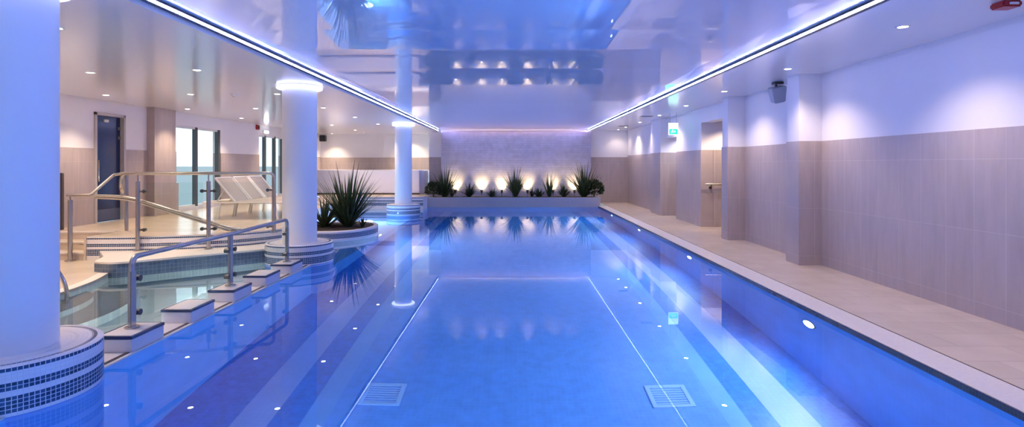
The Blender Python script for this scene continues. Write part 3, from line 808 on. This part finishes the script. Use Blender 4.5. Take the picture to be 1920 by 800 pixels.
    # right wall lamps light the water; unseen left wall lights are added to help
for y in (-.9, 1.8, 5.55, 9.3, 13.0, 16.6):
    lamp('pool_beam', 'SPOT', (PX-.05, y, -.42), 66, (.68, .80, 1), None, (PX-2, y, -1.0), .09, 165, .5)
    if y < 5: lamp('pool_beam', 'SPOT', (-PX+.05, y, -.42), 85, (.64, .80, 1), None, (-PX+2, y, -1.0), .09, 165, .5)
lab = 'bright underwater lamp at the foot of the round plant island'
t = thing('underwater_lamp', (-2.90, 12.1, -.40), lab, 'pool lamp')
b = BM(); tube(b, [(-2.90, 12.1, -.40), (-2.87, 12.1, -.40)], .09, 28); obj('bezel', b, M['steel'], t)
b = BM(); tube(b, [(-2.872, 12.1, -.40), (-2.864, 12.1, -.40)], .075, 28); obj('lens', b, M['uwlens'], t)
lamp('pool_beam', 'SPOT', (-2.80, 12.1, -.40), 60, (.74, .84, 1), None, (0, 12.1, -1.0), .09, 165, .5)
lamp('pool_beam', 'POINT', (-3.9, 15.0, -.5), 40, (.6, .78, 1), None, None, .15)

# drain grates
for x, lab in ((1.45, 'square pale drain grate on the pool floor, right one'), (-1.22, 'square pale drain grate on the pool floor, left one')):
    if x > 0:
        t = proto = thing('drain_grate', (x, 5.2, PD), lab, 'drain', 'drain grates in the pool floor')
        b = BM(); h = .17
        for a in (-1, 1):
            box(b, -h, h, a*h-.02, a*h+.02, 0, .012); box(b, a*h-.02, a*h+.02, -h-.02, h+.02, 0, .0125)
        obj('grate_frame', b, M['grate'], t, local=True)
        b = BM(); box(b, -h, h, -h, h, .001, .003, 1)
        for k in range(9): box(b, -h+.02, h-.02, -h+.03+k*.04, -h+.047+k*.04, .003, .009, 0)
        obj('grate_slats', b, [M['grate'], M['blue_floor']], t, local=True)
    else: dup(proto, (x, 5.25, PD), lab)

# ------------------------------------------------------------------ loungers
def lounger(loc, lab):
    t = thing('sun_lounger', loc, lab, 'sun lounger', 'white sun loungers on the raised deck')
    W, L, H = .30, 1.56, .34     # half width (along y), length along +x, seat height
    hx = .60                      # hinge
    a = math.radians(50); bl = .60
    tipx, tipz = hx-bl*math.cos(a), H+bl*math.sin(a)
    b = BM()
    for s in (-1, 1): tube(b, [(-.02, s*W, H-.02), (L, s*W, H-.02)], .02, 10)
    tube(b, [(L, -W, H-.02), (L, W, H-.02)], .02, 10); tube(b, [(-.02, -W, H-.02), (-.02, W, H-.02)], .02, 10)
    obj('frame', b, M['lframe'], t, smooth=True, local=True)
    b = BM(); box(b, hx, L-.01, -W+.015, W-.015, H-.012, H+.004); obj('seat_sling', b, M['sling'], t, local=True)
    b = BM()
    for s in (-1, 1): tube(b, [(hx, s*W, H), (tipx, s*W, tipz)], .02, 10)
    tube(b, [(tipx, -W, tipz), (tipx, W, tipz)], .02, 10)
    fr = obj('backrest_frame', b, M['lframe'], t, smooth=True, local=True)
    b = BM(); n = Vector((math.sin(a), 0, math.cos(a)))*.007
    p0, p1 = Vector((hx-.02, 0, H)), Vector((tipx, 0, tipz))
    vs = [b.verts.new(p+Vector((0, s*(W-.012), 0))+n*q) for q in (-1, 1) for p, s in ((p0, -1), (p0, 1), (p1, 1), (p1, -1))]
    for q in ((0, 1, 2, 3), (7, 6, 5, 4), (0, 4, 5, 1), (1, 5, 6, 2), (2, 6, 7, 3), (3, 7, 4, 0)): b.faces.new([vs[k] for k in q])
    obj('backrest_sling', b, M['sling'], t, local=True)
    for s in (-1, 1):
        b = BM(); tube(b, [(hx-.22, s*(W-.03), H+.24), (hx-.38, s*(W-.03), H-.02)], .012, 8)
        obj('backrest_prop', b, M['lframe'], t, smooth=True, local=True)
    for x, dx in ((.32, -.06), (1.38, .06)):
        for s in (-1, 1):
            b = BM(); tube(b, [(x, s*W, H-.02), (x+dx, s*W, 0)], .018, 10); obj('leg', b, M['lframe'], t, smooth=True, local=True)
    return t
lg = lounger((-6.05, 11.27, ZR), 'white sun lounger nearest the camera behind the balustrade post, backrest raised')
dup(lg, (-6.05, 11.96, ZR), 'white sun lounger in the middle of the three on the raised deck')
dup(lg, (-6.05, 12.65, ZR), 'white sun lounger farthest from the camera, closest to the second column')

# ------------------------------------------------------------------ small fittings
# speaker on the right
t = thing('speaker', (4.10, 8.72, ZC), 'small grey wall speaker hanging from a bracket beside the near pilaster', 'speaker')
b = BM(); box(b, 4.05, 4.19, 8.66, 8.78, 2.712, 2.748, bev=.004); tube(b, [(4.09, 8.72, 2.73), (4.09, 8.70, 2.64)], .022, 10)
obj('bracket', b, M['steel_dark'], t)
b = BM(); vs = box(b, -.115, .115, -.09, .09, -.12, .12)
for v in b.verts:
    if v.co.z < 0: v.co.x *= .72; v.co.y *= .8
bmesh.ops.bevel(b, geom=list(b.edges), offset=.012, segments=2, affect='EDGES')
bmesh.ops.transform(b, matrix=Matrix.Translation((4.10, 8.68, 2.55)) @ Matrix.Rotation(math.radians(-12), 4, 'Y') @ Matrix.Rotation(math.radians(14), 4, 'X'), verts=b.verts)
sp_ = obj('cabinet', b, M['grey_plastic'], t)
# red beacon
t = thing('fire_beacon', (3.89, 4.42, ZC), 'red fire alarm beacon on the ceiling at the top right corner of the photo', 'fire alarm')
b = BM(); box(b, 3.815, 3.965, 4.35, 4.49, 2.70, ZC-.001, bev=.012); obj('beacon_body', b, M['red'], t)
b = BM(); box(b, 3.855, 3.925, 4.338, 4.352, 2.712, 2.73, bev=.003); obj('beacon_lens', b, M['lens_white'], t)
t = thing('fire_sounder', (XL+.05, 16.62, 2.53), 'small dark red sounder high on the window wall', 'fire alarm')
b = BM(); box(b, XL, XL+.06, 16.52, 16.68, 2.50, 2.64, bev=.01); obj('sounder_body', b, M['red'], t)
b = BM(); cylx(b, (XL+.065, 16.6, 2.57), (1, 0, 0), .02, .045); obj('sounder_cap', b, M['black'], t)
t = thing('wall_lamp', (XL, 17.15, 2.46), 'small white oval lamp above the second window', 'wall lamp')
b = BM(); box(b, XL, XL+.03, 17.0, 17.34, 2.40, 2.52, bev=.012); obj('lamp_body', b, M['white_plastic'], t)
b = BM(); box(b, XL+.02, XL+.06, 17.03, 17.31, 2.425, 2.495, bev=.015); obj('lamp_cover', b, M['wlamp'], t)
t = thing('speaker', (-7.3, 21.75, 2.5), 'small black speaker high in the rear left corner beside the second column', 'speaker')
b = BM(); box(b, -7.48, -7.25, 21.6, 21.8, 2.36, 2.60, bev=.015); obj('cabinet', b, M['black'], t)
b = BM(); tube(b, [(-7.4, 21.78, 2.5), (-7.4, 22.1, 2.56)], .02, 8); obj('bracket', b, M['black'], t)
def detector(x, y, z, lab):
    t = thing('smoke_detector', (x, y, z), lab, 'smoke detector')
    b = BM(); lathe(b, [(.001, -.045), (.03, -.045), (.045, -.03), (.055, -.012), (.055, 0)], 24); obj('detector_head', b, M['white_plastic'], t, smooth=True, local=True)
    b = BM(); lathe(b, [(.001, -.055), (.012, -.055), (.016, -.044)], 12); obj('detector_tip', b, M['grey_plastic'], t, local=True)
detector(-5.6, 20.9, ZL, 'small round smoke detector on the ceiling near the rear left wall')
detector(-4.72, 9.46, ZL, 'small round smoke detector between the ceiling downlights left of the second column')
# ceiling vents at the right
for k, (x, y, lab) in enumerate(((3.55, 14.9, 'slim dark ceiling vent over the right deck, nearer one'), (3.68, 18.7, 'slim dark ceiling vent over the right deck, farther one'))):
    if k == 0:
        t = proto = thing('ceiling_vent', (x, y, ZC), lab, 'vent', 'ceiling vents over the right deck')
        b = BM(); box(b, -.16, .16, -.10, .10, -.008, -.001); obj('vent_frame', b, M['vent'], t, local=True)
        b = BM()
        for q in range(6): box(b, -.14, .14, -.085+q*.03, -.07+q*.03, -.012, -.007)
        obj('vent_slats', b, M['steel_dark'], t, local=True)
    else: dup(proto, (x, y, ZC), lab)
# exit sign
t = thing('exit_sign', (3.98, 13.9, ZC), 'green and white running figure exit sign hanging over the right deck', 'sign')
X0, X1, Z0, Z1, Y = 3.86, 4.10, 2.20, 2.50, 13.9
obj('sign_panel', bx(X0, X1, Y, Y+.02, Z0, Z1, bev=.003), M['sign'], t)
b = BM(); box(b, X0+.015, X1-.015, Y-.004, Y-.001, Z0+.015, Z0+.15); obj('sign_field', b, M['green'], t)
b = BM()
def flat(pts, y): quad(b, [(x, y, z) for x, z in pts])
cx0 = (X0+X1)/2-.03; cz = Z0+.085
b2 = [(0, .048), (.012, .042), (.014, .03), (.0, .024), (-.012, .03), (-.010, .043)]
b.faces.new([b.verts.new((cx0+.014+x, Y-.006, cz+z)) for x, z in b2])
for p in (((-.012, .022), (.014, .022), (.004, -.012), (-.016, -.010)), ((.0, -.006), (.008, -.012), (.034, -.034), (.024, -.042)), ((-.014, -.008), (-.004, -.012), (-.026, -.05), (-.036, -.046)),
          ((.012, .02), (.036, .004), (.032, -.003), (.008, .010)), ((-.012, .02), (-.034, .006), (-.03, -.001), (-.008, .012)), ((.06, .03), (.085, .0), (.06, -.03), (.06, -.01)), ((.045, .008), (.062, .008), (.062, -.008), (.045, -.008))):
    flat([(cx0+x, cz+z) for x, z in p], Y-.006)
obj('pictogram', b, M['sign'], t)
b = BM(); tube(b, [(X0+.04, Y+.01, Z1-.005), (X0+.04, Y+.01, ZC)], .005, 8); tube(b, [(X1-.04, Y+.01, Z1-.005), (X1-.04, Y+.01, ZC)], .005, 8); obj('hanger', b, M['steel'], t)
# rail in the recess
t = thing('wall_rail', (4.7, 12.72, 1.0), 'short steel rail with bracket on the brown tiled wall inside the right hand opening', 'handrail')
b = BM(); tube(b, [(4.36, 12.70, 1.02), (5.3, 12.70, 1.02)], .02, 12); obj('rail', b, M['steel'], t, smooth=True)
for x in (4.5, 5.2):
    b = BM(); tube(b, [(x, 12.70, 1.01), (x, 12.71, .95), (x, 12.775, .94)], .010, 8); cylx(b, (x, 12.77, .94), (0, 1, 0), .012, .035); obj('bracket', b, M['steel_dark'], t)

# ------------------------------------------------------------------ world: overcast daylight outside the windows
wd = bpy.data.worlds.new('sky'); S.world = wd; wd.use_nodes = True
nt = wd.node_tree; bg = nt.nodes['Background']
tc = nt.nodes.new('ShaderNodeTexCoord'); sp = nt.nodes.new('ShaderNodeSeparateXYZ'); nt.links.new(tc.outputs['Generated'], sp.inputs[0])
cr = nt.nodes.new('ShaderNodeValToRGB'); nt.links.new(sp.outputs['Z'], cr.inputs[0])
cr.color_ramp.elements[0].position = 0; cr.color_ramp.elements[0].color = (.50, .63, .72, 1)
cr.color_ramp.elements[1].position = .25; cr.color_ramp.elements[1].color = (.76, .86, .95, 1)
nt.links.new(cr.outputs[0], bg.inputs[0]); bg.inputs[1].default_value = .56

# ------------------------------------------------------------------ render look
S.view_settings.view_transform = 'Standard'; S.view_settings.look = 'None'
S.view_settings.exposure = 2.0; S.view_settings.gamma = 1; S.view_settings.use_curve_mapping = False
c = S.cycles
c.use_denoising = True
c.max_bounces = 10; c.diffuse_bounces = 4; c.glossy_bounces = 6; c.transmission_bounces = 6; c.transparent_max_bounces = 8
c.sample_clamp_indirect = 4; c.sample_clamp_direct = 0
c.caustics_reflective = False; c.caustics_refractive = True
c.use_light_tree = True
